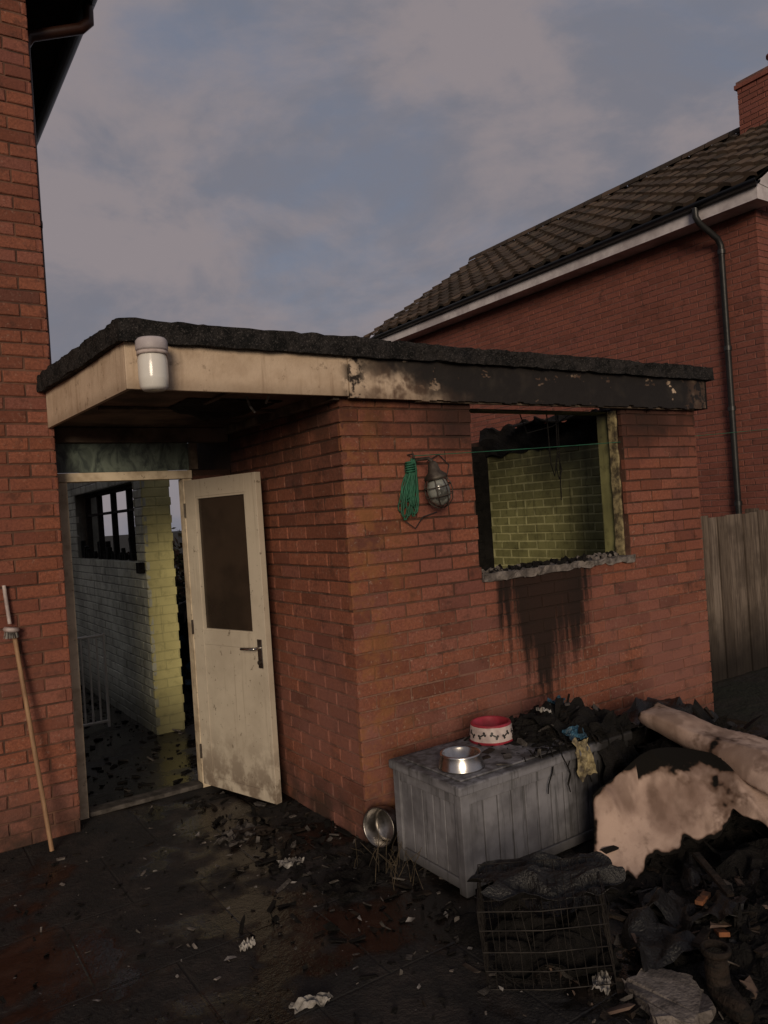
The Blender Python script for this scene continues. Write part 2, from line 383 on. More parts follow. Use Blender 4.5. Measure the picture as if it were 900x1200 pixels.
b=MB(); b.box(X0+.2,X1-.1,Y0+.2,YB-.1,.005,.012); b.obj('room_floor','wet',OB)
def strip(x,y0,y1,z0,z1,th,mat,nm,seed):
    b=MB(); n_=40; vs=[]
    for i in range(n_+1):
        z=z0+(z1-z0)*i/n_
        a=th*(.55+.6*abs(noise.noise((z*7,seed,0)))); e=.012*noise.noise((z*11,seed,3))
        vs+= [(x-a,y0+e,z),(x,y0+e,z),(x,y1,z),(x-a,y1,z)]
    fs=[]
    for i in range(n_):
        for q in range(4): fs.append((i*4+q,i*4+(q+1)%4,i*4+4+(q+1)%4,i*4+4+q))
    fs+=[(3,2,1,0),(n_*4,n_*4+1,n_*4+2,n_*4+3)]
    b.add(vs,fs); b.obj(nm,mat,OB)
strip(WIN[1]-.010,Y0+.04,Y0+.10,1.30,2.28,.030,'yellow','burnt_frame_post',1)
strip(WIN[0]+.035,Y0+.06,Y0+.11,1.30,2.28,.028,'char','burnt_frame_stile',2)
rough_prism('window_sill',[(WIN[0]+.0,Y0-.022),(WIN[1]+.02,Y0-.022),(WIN[1]-.002,Y0+.2),(WIN[0]+.002,Y0+.2)],1.262,1.30,'concrete',OB,amp=.024,step=.025,levels=2,fr=14)
b=MB()
for i in range(120):
    x=random.uniform(2.93,4.22); s=random.uniform(.006,.024)
    m=Matrix.Translation((x,Y0+random.uniform(-.01,.17),1.305+s*.3))@Matrix.Rotation(random.uniform(0,6),4,Vector((random.random(),random.random(),random.random())).normalized())
    b.box(-s,s,-s*.6,s*.6,-s*.5,s*.5,mi=0 if random.random()<(.95 if 3.1<x<3.8 else .5) else 1,mat=m)
b.obj('sill_rubble',['char','concrete'],OB)
boxo('front_fascia_left',.945,2.06,3.325,3.347,2.30,2.51,'fascia',OB)
b=MB(); 
for i in range(60):
    xa=2.064+(5.10-2.064)*i/60; xb=2.064+(5.10-2.064)*(i+1)/60
    b.box(xa,xb,3.322,3.345,2.292+(.018*noise.noise((i*.5,0,0)) if i>8 else 0),2.51)
b.obj('front_fascia_right','fascia',OB)
b=MB(); b.box(2.5,5.0,3.346,3.372,2.285,2.335); b.obj('fascia_packer','soffit_l',OB)
b=MB(); b.add([(.945,3.347,2.30),(.865,4.64,2.30),(.885,4.64,2.30),(.965,3.347,2.30),(.945,3.347,2.51),(.865,4.64,2.51),(.885,4.64,2.51),(.965,3.347,2.51)],
 [(0,3,2,1),(4,5,6,7),(0,1,5,4),(3,7,6,2),(0,4,7,3),(1,2,6,5)]); b.obj('left_fascia','fascia',OB)
boxo('right_fascia',5.10,5.122,3.322,4.3,2.292,2.51,'char',OB)
FK=dict(levels=5,step=.025,fr=13)
rough_prism('felt_roof_canopy',[(.918,3.285),(2.32,3.285),(2.32,4.645),(.825,4.645)],2.50,2.595,'felt',OB,amp=.010,**FK)
rough_prism('felt_roof_passage',[(.905,4.655),(2.32,4.655),(2.32,5.45),(.905,5.50)],2.50,2.59,'felt',OB,amp=.006,step=.15)  # stops short out of view, so sky light reaches the pier
rough_prism('felt_roof_front_edge',[(2.321,3.285),(5.17,3.285),(5.17,3.66),(4.9,3.62),(4.2,3.50),(3.4,3.52),(2.8,3.5),(2.321,3.75)],2.50,2.59,'felt',OB,amp=.013,**FK)
rough_prism('felt_roof_right_edge',[(4.93,3.67),(5.165,3.67),(5.165,4.3),(5.05,4.35),(4.95,4.1)],2.50,2.585,'felt',OB,amp=.01)
b=MB(); b.add([(.968,3.35,2.335),(2.03,3.35,2.335),(2.03,4.9,2.335),(.89,4.64,2.335),(.91,4.66,2.335),(.91,4.9,2.335)],[(0,1,2,5,4,3)])
b.obj('canopy_soffit','soffit',OB)
b=MB()
b.box(1.985,2.022,3.36,4.80,2.285,2.334); b.box(1.0,1.98,4.02,4.06,2.318,2.333); b.box(1.47,1.5,3.36,4.0,2.322,2.333)
b.obj('soffit_battens','soffit_l',OB,bevel=.003)
sheet('peeled_soffit',lambda u,v:Vector((1.35+.52*u,3.70+.34*v,2.331-.06*max(0,math.sin(u*3.1))*(v*v)-.014*noise.noise((u*6,v*6,2)))),14,8,'char',OB,.003)
tubes('loose_wire',[[(1.62,3.6,2.33),(1.63,3.59,2.28),(1.66,3.6,2.25)],[(1.72,3.55,2.33),(1.70,3.55,2.29)]],.006,'paper',OB)
b=MB()
for x in (2.6,3.05,3.5,3.95,4.4,4.75):
    L=random.uniform(.12,.25); b.box(x-.022,x+.022,3.40,3.42+L,2.38,2.48)
b.obj('charred_joists','charwood',OB)
def rag(u,v):
    y=3.62+u*1.95
    top=2.37+.06*noise.noise((y*2.1,1,0))+.045*noise.noise((y*9,3,0))+.04*u
    z=2.16+.03*noise.noise((y*8,7,0))+v*(top-2.16)
    return Vector((4.925-.05*noise.noise((y*5,z*9,0))-.05*v,y,z))
sheet('ragged_roof_remains',rag,70,5,'char',OB,.02,smooth=False)
def rag2(u,v):
    y=3.66+u*1.3
    return Vector((4.93-v*(.22+.2*noise.noise((y*3,0,5))),y,2.36+.08*v*noise.noise((y*4,v*3,1))+.03*u))
sheet('burnt_ceiling_edge',rag2,50,6,'char',OB,.012,smooth=False)
boxo('door_jamb_left',.925,.985,4.83,4.92,.0,2.0,'cream_lit',OB)
boxo('door_jamb_right',1.69,1.75,4.83,4.92,.0,2.0,'cream_lit',OB)
boxo('door_head',.922,1.753,4.826,4.924,2.002,2.055,'cream_lit',OB)
boxo('transom_glass',.93,1.75,4.87,4.88,2.06,2.235,'transom',OB,0)
boxo('transom_rail',.922,2.02,4.83,4.92,2.24,2.33,'soffit',OB)
boxo('transom_mullion',1.755,1.80,4.83,4.92,2.06,2.235,'soffit_l',OB)
b=MB(); Pd=wallP('y',4.84,-1); bricks(b,Pd,1.755,2.02,0,2.055,offs=(0,.5)); slab(b,Pd,1.755,2.025,0,2.055,-.007,-.1,mi=1); b.obj('door_side_wall',['brick_side','mortar'],OB)
boxo('threshold',.99,1.688,4.82,4.93,.006,.035,'ashy',OB,.008)
D=grp('door'); D.location=(1.69,4.815,0); D.rotation_euler=(0,0,math.atan2(-.63,.18))
W=.70; zt=1.985
b=MB()
b.box(0,.105,0,.042,.035,zt); b.box(W-.105,W,0,.042,.035,zt)
b.box(.106,W-.106,0,.042,zt-.11,zt); b.box(.106,W-.106,0,.042,.94,1.03); b.box(.106,W-.106,0,.042,.035,.10)
b.obj('door_frame',['cream'],D,bevel=.002)
b=MB(); b.box(.1065,W-.1065,.003,.038,.101,.939); b.obj('lower_panel','cream',D)
b=MB(); b.box(.10,W-.10,.018,.024,1.02,zt-.10); b.obj('door_glass','doorglass',D)
b=MB(); g=.012
for (a,e,za,zb) in ((.106,.106+g,1.03,zt-.11),(W-.106-g,W-.106,1.03,zt-.11),(.106+g,W-.106-g,1.03,1.03+g),(.106+g,W-.106-g,zt-.11-g,zt-.11)):
    b.box(a,e,.004,.017,za,zb)
b.obj('glazing_bead','cream',D)
b=MB(); b.box(W-.075,W-.035,-.006,-.0005,.83,1.0); b.obj('handle_plate','steel_d',D,bevel=.002)
tubes('lever_handle',[[(W-.055,-.004,.95),(W-.055,-.045,.95),(W-.065,-.052,.95),(W-.17,-.052,.945)]],.009,'steel',D)
tubes('lock_knob',[[(W-.055,-.004,.865),(W-.055,-.02,.865)]],.013,'iron',D)
tubes('hinges',[[(0,-.006,.2),(0,-.006,.29)],[(0,-.006,1.0),(0,-.006,1.09)],[(0,-.006,1.75),(0,-.006,1.84)]],.007,'iron',D)

# yard passage behind the door
PG=grp('side_passage')
b=MB(); Pw=wallP('x',1.85,-1)
HW=(6.55,8.75,1.425,2.10)
bricks(b,Pw,6.30,10.2,0,2.325,holes=[HW],offs=(.5,0)); slab(b,Pw,6.308,10.2,0,2.325,-.0055,-.23,[HW],mi=1)
b.obj('passage_wall',['paint_white','mort_white'],PG)
b=MB(); Pp=wallP('y',6.30,-1); bricks(b,Pp,1.85,2.09,0,2.325,offs=(0,.5),jit=.001,ch=.002); slab(b,Pp,1.858,2.082,0,2.325,-.003,-.05,mi=1)
b.obj('pier',['paint_pier','mort_pier'],PG)
b=MB()
for y in (6.56,7.1,7.65,8.2,8.70): b.box(1.95,2.0,y-.022,y+.022,1.43,2.1)
b.box(1.95,2.0,6.583,8.678,1.425,1.47); b.box(1.95,2.0,6.583,8.678,2.06,2.1); b.box(1.955,1.995,6.583,8.678,1.86,1.885)
b.obj('passage_window_frame','charwood',PG)
b=MB()
for i in range(38):
    s=random.uniform(.015,.05); y=random.uniform(6.65,8.6)
    b.box(-s*.5,s*.5,-s*.5,s*.5,0,s*random.uniform(1,4.5),mat=Matrix.Translation((1.88,y,1.427))@Matrix.Rotation(random.uniform(-.3,.3),4,'X'))
b.obj('sill_clutter','char',PG)
boxo('passage_ceiling',.91,2.02,4.93,5.45,2.34,2.36,'soffit',PG,0)  # cut short like the felt above, to let sky light in
b=MB(); b.add([(.9,4.93,.008),(2.3,4.93,.008),(2.3,10.2,.008),(.9,10.2,.008)],[(0,1,2,3)]); b.obj('passage_floor','wet',PG)
boxo('passage_end_wall',.2,1.85,10.2,10.3,0,2.6,'paint_white',PG,0)
boxo('wall_bracket',1.80,1.845,6.32,6.42,1.33,1.42,'char',PG)
b=MB(); 
for i in range(420):
    s=.004+.024*random.random()**2; x=random.uniform(1.0,1.84); y=random.uniform(5.0,9)
    if random.random()<.3: x=random.uniform(1.84,2.9); y=random.uniform(5.8,6.9)
    m=Matrix.Translation((x,y,.010+s*.1))@Matrix.Rotation(random.uniform(0,6),4,Vector((random.random()*.3,random.random()*.3,1)).normalized())
    b.box(-s*1.4,s*1.4,-s*.7,s*.7,-s*.2,s*.2,mi=random.choice([0,0,0,0,1]),mat=m)
b.obj('passage_rubble',['char','ashy'],PG)
G=grp('safety_gate')
ln=[]
gx0,gx1,gy=1.24,1.62,6.9
for i in range(7):
    x=gx0+(gx1-gx0)*i/6; ln.append([(x,gy,.06),(x,gy,.80)])
tubes('gate_bars',ln,.009,'opal',G); tubes('gate_rails',[[(gx0,gy,.06),(gx1,gy,.06)],[(gx0,gy,.80),(gx1,gy,.80)],[(gx1,gy,.01),(gx1,gy,.82)],[(gx0,gy,.01),(gx0,gy,.82)]],.013,'opal',G)
def leafmass(name,cx,cy,cz,rx,ry,rz,n_,mat,s=.04,parent=None):
    b=MB()
    for i in range(n_):
        d=Vector((random.gauss(0,1),random.gauss(0,1),random.gauss(0,1))).normalized()*(random.random()**.4)
        k=1+.3*noise.noise(d*2.3)
        p=Vector((cx+d.x*rx*k,cy+d.y*ry*k,max(.02,cz+d.z*rz*k)))
        m=Matrix.Translation(p)@Matrix.Rotation(random.uniform(0,6),4,Vector((random.random()-.5,random.random()-.5,random.random()-.5)).normalized())
        q=s*random.uniform(.6,1.4)
        b.add([m@Vector(v) for v in ((-q,0,0),(0,-q*.5,0),(q,0,0),(0,q*.5,0))],[(0,1,2,3)])
    return b.obj(name,mat,parent)
leafmass('hedge',4.3,11.8,.7,1.9,.6,.85,5000,'leaf',.06)
b=MB(); b.box(2.6,3.6,7.4,8.0,.0,.8); 
for i in range(60):
    s=random.uniform(.04,.14); m=Matrix.Translation((random.uniform(2.2,3.4),random.uniform(7.1,8.2),random.uniform(.05,1.0)))@Matrix.Rotation(random.uniform(0,6),4,Vector((random.random(),random.random(),random.random()+.2)).normalized())
    b.box(-s,s,-s*.6,s*.6,-s*.4,s*.4,mi=random.choice([0,0,0,1,2]),mat=m)
b.obj('junk_heap',['char','ashy','blue'])

# ------------------------------------------------------------------ left house
LH=grp('brick_house')
HY=7.3  # unseen rear set shallow so open sky lights the passage wall
b=MB(); Pl=wallP('y',4.65,-1)
bricks(b,Pl,-1.6,.9,0,6.6,offs=(0,.5)); slab(b,Pl,-7,.892,0,6.6,-.0068,-.2,mi=1)
b.obj('front_wall',['brick_house','mortar_h'],LH)
b=MB(); Pl2=wallP('x',.9,1); bricks(b,Pl2,4.652,4.83,0,4.95,offs=(.5,0)); slab(b,Pl2,4.86,HY,2.33,5.0,-.007,-.2,mi=1)
b.obj('flank_wall',['brick_house','mortar_h'],LH)
b=MB(); bricks(b,Pl2,4.93,HY,0,2.325,offs=(.5,0)); slab(b,Pl2,4.86,HY,0,2.325,-.0055,-.2,mi=1); b.obj('flank_wall_bounce',['paint_white','mort_white'],LH)  # unseen passage face, made white to bounce light across
boxo('rear_mass',-7,.69,4.87,HY,0,5.0,'brick_house',LH,0)
b=MB(); b.box(.895,1.25,4.5,HY+.3,4.98,5.0); b.obj('soffit','charwood',LH)
boxo('eaves_fascia',1.25,1.272,4.5,HY+.3,4.965,5.14,'charwood',LH,0)
ye=HY+.3
b=MB(); b.add([(1.36,4.45,5.10),(1.36,ye,5.10),(-3,ye,7.6),(-3,4.45,7.6),(1.36,4.45,5.16),(1.36,ye,5.16),(-3,ye,7.66),(-3,4.45,7.66)],[(0,1,2,3),(7,6,5,4),(0,4,5,1),(0,3,7,4)]); b.obj('roof','tile',LH)
def gutter(name,x,y0,y1,z,r,mat,parent):
    b=MB(); K=10; vs=[]
    for y in (y0,y1):
        for i in range(K+1):
            a=math.pi+math.pi*i/K; vs.append((x+r*math.cos(a),y,z+r*math.sin(a)))
        for i in range(K,-1,-1):
            a=math.pi+math.pi*i/K; vs.append((x+(r-.004)*math.cos(a),y,z+(r-.004)*math.sin(a)))
    n_=2*(K+1); fs=[(i,(i+1)%n_,n_+(i+1)%n_,n_+i) for i in range(n_)]
    for i in range(K): fs+= [(i,i+1,n_-2-i,n_-1-i)]
    b.add(vs,fs); return b.obj(name,mat,parent,smooth=True)
gutter('gutter',1.33,4.45,ye,5.08,.056,'black_pvc',LH)
tubes('downpipe',[[(1.33,4.98,5.04),(1.33,4.98,4.93),(1.28,4.99,4.88),(.99,5.05,4.78),(.955,5.06,4.72),(.955,5.06,2.62)]],.034,'brown_pvc',LH,res=6)
tubes('pipe_bracket',[[(.90,4.90,3.55),(.955,4.90,3.55)]],.03,'brown_pvc',LH)

# ------------------------------------------------------------------ neighbour house
NH=grp('brick_house')
NX,NY0,NY1,EZ=8.42,4.71,12.1,4.86
b=MB(); Pn=wallP('x',NX,-1)
bricks(b,Pn,NY0,NY1,0,EZ+.015,offs=(.5,0),jit=.0015); slab(b,Pn,NY0+.008,NY1,0,EZ+.01,-.0055,-.2,mi=1)
b.obj('side_wall',['brick_neigh','mortar_n'],NH)
b=MB(); Pg=wallP('y',NY0,-1)
bricks(b,Pg,NX,13.7,0,EZ+.015,offs=(0,.5),jit=.0015); slab(b,Pg,NX+.008,13.7,0,EZ+.01,-.007,-.2,mi=1)
RX,RZ=11.06,6.93
for yy in (NY0+.005,NY1-.005):
    b.add([(NX,yy,EZ),(13.7,yy,EZ),(RX,yy,RZ-.12)],[(0,1,2)],mi=0)
b.obj('gable_wall',['brick_neigh','mortar_n'],NH)
boxo('rear_mass',NX+.22,13.69,NY0+.22,NY1-.02,0,EZ,'brick_neigh',NH,0)
boxo('eaves_soffit',8.11,NX+.02,4.5,12.28,EZ-.05,EZ-.03,'white',NH,0)
boxo('eaves_fascia',8.085,8.108,4.5,12.28,EZ-.07,EZ+.11,'white',NH,0)
b=MB(); b.add([(8.085,4.497,EZ-.07),(8.6,4.497,EZ-.07),(8.6,4.497,EZ+.40),(8.085,4.497,EZ+.11)],[(0,1,2,3)])
b.add([(8.3,4.49,EZ+.08),(RX,4.49,RZ-.16),(RX,4.49,RZ+.02),(8.085,4.49,EZ+.10)],[(0,1,2,3)])
b.obj('bargeboard','white',NH)
gutter('gutter',8.03,4.45,12.3,EZ+.115,.055,'black_pvc',NH)
yp=5.12
tubes('downpipe',[[(8.03,yp+.08,EZ+.07),(8.03,yp+.08,EZ-.03),(8.08,yp+.07,EZ-.10),(8.32,yp+.01,EZ-.26),(8.365,yp,EZ-.34),(8.365,yp,.05)]],.036,'black_pvc',NH,res=6)
tubes('pipe_collars',[[(8.365,yp,z),(8.365,yp,z+.05)] for z in (1.5,2.6,3.3,4.42)],.046,'black_pvc',NH,res=6)
def tiles(name,mirror):
    b=MB(); rows=12; wid=.30
    e=Vector((8.06,0,EZ+.15)); r=Vector((RX,0,RZ)); sl=(r-e); Ls=sl.length; sd=sl.normalized(); nn=Vector((-sd.z,0,sd.x))
    cols=int((12.34-4.46)/wid)
    for k in range(rows):
        for c_ in range(cols+1):
            y0=4.46+c_*wid; y1=min(y0+wid,12.34)
            if y1-y0<.05: continue
            d0=Ls*k/rows; d1=Ls*(k+1)/rows+.03; lift=random.uniform(-.005,.008); K=8
            d0+=random.uniform(-.006,.006)
            vs=[]
            for t in range(K+1):
                u=t/K; y=y0+(y1-y0)*u
                hh=.034*max(0,math.sin(u*2*math.pi)) if u<.5 else -.006*math.sin((u-.5)*2*math.pi)
                for (d,off) in ((d0,.050),(d1,.008),(d0,.006)):
                    p=e+sd*d+nn*(off+hh+lift); vs.append(Vector((p.x,y,p.z)))
            fs=[]
            for t in range(K):
                a=t*3; q=a+3; fs+= [(a,a+1,q+1,q),(a+2,a,q,q+2)]
            if mirror: vs=[Vector((2*RX-v.x,v.y,v.z)) for v in vs]
            b.add(vs,fs)
    return b.obj(name,'tile',NH)
tiles('roof_slope',False); tiles('roof_slope_rear',True)
b=MB(); 
k=int((12.3-4.46)/.4)
for i in range(k+1):
    y0=4.46+i*.4; vs=[]
    for y in (y0,y0+.39):
        for t in range(9):
            a=math.pi*t/8; vs.append((RX+.13*math.cos(a),y,RZ+.0+.12*math.sin(a)+random.uniform(-.002,.002)))
    b.add(vs,[(t,t+1,9+t+1,9+t) for t in range(8)])
b.obj('ridge_tiles','tile',NH,smooth=True)
b=MB(); b.add([(8.08,4.5,EZ+.13),(8.08,12.28,EZ+.13),(RX,12.28,RZ-.03),(RX,4.5,RZ-.03)],[(0,1,2,3)]); b.obj('roof_underlay','char',NH)
b=MB(); cx0,cx1,cy0,cy1=10.8,11.4,5.35,6.2
for (P_,a,e,of) in ((wallP('x',cx0,-1),cy0,cy1,(.5,0)),(wallP('y',cy0,-1),cx0,cx1,(0,.5)),(wallP('y',cy1,1),cx0,cx1,(0,.5)),(wallP('x',cx1,1),cy0,cy1,(.5,0))):
    bricks(b,P_,a,e,6.5,7.475,offs=of)
b.box(cx0+.01,cx1-.01,cy0+.01,cy1-.01,6.4,7.47,mi=1)
b.box(cx0-.03,cx1+.03,cy0-.03,cy1+.03,7.475,7.535); b.box(cx0-.01,cx1+.01,cy0-.01,cy1+.01,7.536,7.58,mi=1)
b.obj('chimney',['brick_neigh','mortar_n'],NH)
lathe('chimney_pot',[(.12,0),(.12,.03),(.10,.05),(.095,.2),(.12,.22),(.12,.25),(.08,.25)],(11.05,5.75,7.58),'brick_neigh',NH)

# ------------------------------------------------------------------ fence
F=grp('wooden_fence'); b=MB(); x=5.08
while x<8.36:
    w=random.uniform(.12,.135); b.box(x,x+w-random.uniform(.004,.012),4.0+random.uniform(0,.012),4.022+random.uniform(0,.006),.03,1.47+random.uniform(-.014,.014)); x+=w
b.obj('boards','fence',F)
b=MB(); b.box(5.08,8.38,4.03,4.07,.35,.42); b.box(5.08,8.38,4.03,4.07,1.2,1.27)
for xx in (5.14,6.9,8.3): b.box(xx,xx+.09,4.072,4.16,0,1.5)
b.obj('rails_and_posts','fence',F)

# ------------------------------------------------------------------ jar lamp
L=grp('outdoor_lamp'); lx,ly=1.035,3.235
lathe('lamp_cap',[(.0,.115),(.058,.115),(.066,.105),(.068,.07),(.064,.062),(.0,.062)],(lx,ly,2.385),'white',L)
lathe('lamp_glass',[(.0,-.105),(.045,-.105),(.058,-.092),(.062,-.05),(.062,.02),(.056,.045),(.056,.060),(0,.060)],(lx,ly,2.385),'opal',L)
lathe('lamp_ring',[(.057,.045),(.064,.045),(.064,.060),(.057,.060)],(lx,ly,2.385),'bowlwhite',L)
boxo('lamp_backplate',lx-.04,lx+.04,3.296,3.324,2.43,2.50,'white',L,.006)

# ------------------------------------------------------------------ lantern + green cord
W2=grp('wall_lantern'); wx,wy,wz=2.535,3.25,1.80
TR=Matrix.Rotation(RAD(-12),4,'Y')
def tl(p): return tuple(Vector((wx,wy,wz))+TR@(Vector(p)-Vector((wx,wy,wz))))
lathe('lantern_glass',[(.0,-.085),(.03,-.082),(.055,-.05),(.062,0),(.05,.045),(.038,.06)],(wx,wy,wz),'glass',W2,rot=TR)
lathe('lantern_cap',[(.038,.058),(.064,.062),(.06,.078),(.034,.10),(.026,.14),(.016,.155),(0,.158)],(wx,wy,wz),'iron',W2,rot=TR)
bars=[]
for i in range(8):
    a=i*math.pi/4; bars.append([tl((wx+r*math.cos(a),wy+r*math.sin(a),wz+z)) for r,z in ((.056,.06),(.070,.03),(.074,-.01),(.064,-.06),(.038,-.09),(.01,-.1))])
tubes('lantern_cage_bars',bars,.003,'iron',W2)
tubes('lantern_cage_rings',[[tl((wx+r*math.cos(a*.3141),wy+r*math.sin(a*.3141),wz+z)) for a in range(20)] for r,z in ((.073,.02),(.073,-.03))],.003,'iron',W2,cyc=True)
tubes('lantern_arm',[[(wx-.08,3.378,wz+.12),(wx-.07,3.34,wz+.17),(wx-.04,3.27,wz+.17),(wx-.03,3.25,wz+.15)]],.010,'iron',W2)
lathe('lantern_rose',[(0,.02),(.03,.015),(.042,0)],(wx-.08,3.383,wz+.12),'iron',W2,rot=Matrix.Rotation(RAD(90),4,'X'))
tubes('lantern_flex',[[(wx,3.30,wz-.02),(wx+.08,3.36,wz-.05),(wx+.15,3.372,wz+.05),(wx+.18,3.372,wz+.14),(wx+.11,3.372,wz+.2),(wx+.02,3.36,wz+.16)],
  [(wx-.09,3.37,wz-.12),(wx-.16,3.37,wz-.05),(wx-.13,3.365,wz+.05)],[(wx-.15,3.36,wz-.16),(wx-.09,3.36,wz-.2),(wx-.03,3.365,wz-.14),(wx+.07,3.37,wz-.12)]],.003,'blackp',W2)
CL=grp('washing_line')
loops=[]
for i in range(15):
    h_=random.uniform(.09,.165); w_=random.uniform(.008,.034); yo=random.uniform(-.045,-.006); lean=random.uniform(-.12,.0)
    zt_=1.985-random.uniform(0,.03); x_=2.45+random.uniform(-.014,.014)
    l=[]
    for a in range(22):
        an=a*2*math.pi/22; zz=zt_-h_+h_*math.sin(an); f=(zt_-zz)/(.33)
        l.append((x_+w_*math.cos(an)*(.4+f)+lean*f+random.uniform(-.004,.004),3.38+yo+random.uniform(-.004,.004),zz))
    loops.append(l)
tubes('coiled_cord',loops,.0040,'green',CL,cyc=True)
tubes('cord_wrap',[[(2.43+.026*math.cos(a*.5),3.35+.025*math.sin(a*.5),1.90+a*.001) for a in range(60)]],.0042,'green',CL)
def sag(a,c,s,n_=24): 
    a=Vector(a);c=Vector(c); return [tuple(a.lerp(c,i/n_)-Vector((0,0,s*4*(i/n_)*(1-i/n_)))) for i in range(n_+1)]
tubes('line',[sag((2.44,3.33,1.99),(8.36,3.6,2.32),.03)],.0025,'green',CL)
tubes('wall_hook',[[(2.44,3.38,2.0),(2.44,3.33,2.0),(2.44,3.32,1.975)]],.005,'iron',CL)
tubes('hanging_wires',[[(3.86,3.62,2.30),(3.85,3.62,2.02),(3.88,3.62,1.9),(3.85,3.62,1.84),(3.83,3.62,1.92),(3.85,3.62,2.02)],[(3.75,3.6,2.3),(3.76,3.6,1.95),(3.79,3.6,1.86),(3.81,3.6,1.95)],[(3.92,3.66,2.3),(3.90,3.66,1.7)],[(3.6,3.7,2.3),(3.66,3.7,2.16),(3.86,3.66,2.2),(4.1,3.7,2.3)]],.004,'char',OB)

# ------------------------------------------------------------------ broom and brush
B=grp('broom')
tubes('broom_handle',[[(.712,4.47,.01),(.615,4.615,1.20)]],.012,'broomwood',B,res=6)
B2=grp('scrubbing_brush')
tubes('brush_handle',[[(.585,4.625,1.44),(.590,4.62,1.36),(.60,4.615,1.23)]],.010,'bowlwhite',B2,res=6)
lathe('brush_head',[(0,.012),(.035,.012),(.042,.0),(.036,-.012),(0,-.012)],(.603,4.60,1.20),'bowlwhite',B2,rot=Matrix.Rotation(RAD(10),4,'Y'))
lns=[]
for i in range(90):
    a=random.uniform(0,6.28); r=.034*math.sqrt(random.random()); lns.append([(.603+r*math.cos(a),4.60+r*math.sin(a),1.19),(.603+1.25*r*math.cos(a),4.60+1.25*r*math.sin(a),1.155)])
tubes('brush_bristles',lns,.0014,'paper',B2,res=0)

# ------------------------------------------------------------------ storage chest
C=grp('storage_chest'); cx0,cx1,cy0,cy1,ch_=2.05,3.16,2.62,3.14,.50
b=MB()
for (x,y) in ((cx0,cy0),(cx1-.05,cy0),(cx0,cy1-.05),(cx1-.05,cy1-.05)): b.box(x,x+.05,y,y+.05,.008,ch_-.05)
b.box(cx0+.051,cx1-.051,cy0+.004,cy0+.03,ch_-.10,ch_-.052); b.box(cx0+.051,cx1-.051,cy0+.004,cy0+.03,.03,.075)
b.box(cx0+.004,cx0+.03,cy0+.051,cy1-.051,ch_-.10,ch_-.052); b.box(cx0+.004,cx0+.03,cy0+.051,cy1-.051,.03,.075)
b.obj('chest_frame','grey',C,bevel=.004)
b=MB(); k=12; w=(cx1-cx0-.10)/k
for i in range(k): b.box(cx0+.05+i*w+.003,cx0+.05+(i+1)*w-.003,cy0+.012+random.uniform(0,.002),cy0+.028,.076,ch_-.101)
k=5; w=(cy1-cy0-.10)/k
for i in range(k): b.box(cx0+.012,cx0+.028,cy0+.05+i*w+.0025,cy0+.05+(i+1)*w-.0025,.076,ch_-.101)
b.box(cx0+.03,cx1-.03,cy0+.03,cy1-.03,.02,ch_-.06); b.box(cx1-.028,cx1-.01,cy0+.05,cy1-.05,.02,ch_-.06)
b.obj('chest_boards','grey',C,bevel=.003)
b=MB(); b.box(cx0-.018,cx1+.018,cy0-.018,cy1+.01,ch_-.048,ch_-.004); b.obj('chest_lid','grey',C,bevel=.008)
b=MB(); b.box(cx0+.03,cx1-.03,cy0+.03,cy1-.035,ch_-.003,ch_+.006); b.obj('lid_panel','grey',C,bevel=.004)
ZT=ch_+.006
lathe('metal_dog_bowl',[(.0,.012),(.072,.014),(.084,.06),(.088,.068),(.094,.066),(.094,.060),(.106,.006),(.110,0),(.09,0)],(2.20,2.79,ZT),'steel')
R_=grp('pet_bowl')
lathe('bowl',[(.0,.02),(.078,.022),(.088,.088),(.094,.094),(.102,.09),(.104,.082),(.113,.012),(.116,0),(.09,0)],(2.575,3.0,ZT),None,R_,mats=['bowlwhite','red'],mif=lambda q:1 if q<=4 or q>=6 else 0)
b=MB()
for i in range(9):
    a=-math.pi/2+ (i-4)*.58; til=.5*(-1)**i
    for t,(du0,dz0,r) in enumerate(((-.016,.006,.0065),(-.016,-.006,.0065),(.016,.006,.0065),(.016,-.006,.0065),(0,0,.006))):
        du=du0*math.cos(til)-dz0*math.sin(til); dz=du0*math.sin(til)+dz0*math.cos(til)
        cz=.046+dz; K_=10; vs=[]
        for q in range(K_):
            ang=q*2*math.pi/K_
            eu,ez=(r*math.cos(ang),r*math.sin(ang)) if t<4 else (.015*math.cos(ang)*math.cos(til)-.004*math.sin(ang)*math.sin(til),.015*math.cos(ang)*math.sin(til)+.004*math.sin(ang)*math.cos(til))
            u=du+eu; z=cz+ez
            R2=.1045+(.082-z)*.13+.0012+t*.0002
            vs.append((2.575+R2*math.cos(a+u/R2),3.0+R2*math.sin(a+u/R2),ZT+z))
        b.add(vs,[tuple(range(K_))])
b.obj('bone_prints','blackp',R_)
rot=Matrix.Rotation(RAD(20),4,'Z')@Matrix.Rotation(RAD(-82),4,'Y')
lathe('steel_pan',[(.0,-.09),(.07,-.09),(.084,-.075),(.09,0),(.097,.003),(.097,-.001),(.087,-.078),(.07,-.095),(0,-.095)],(2.03,3.275,.125),'steel_d',rot=rot)

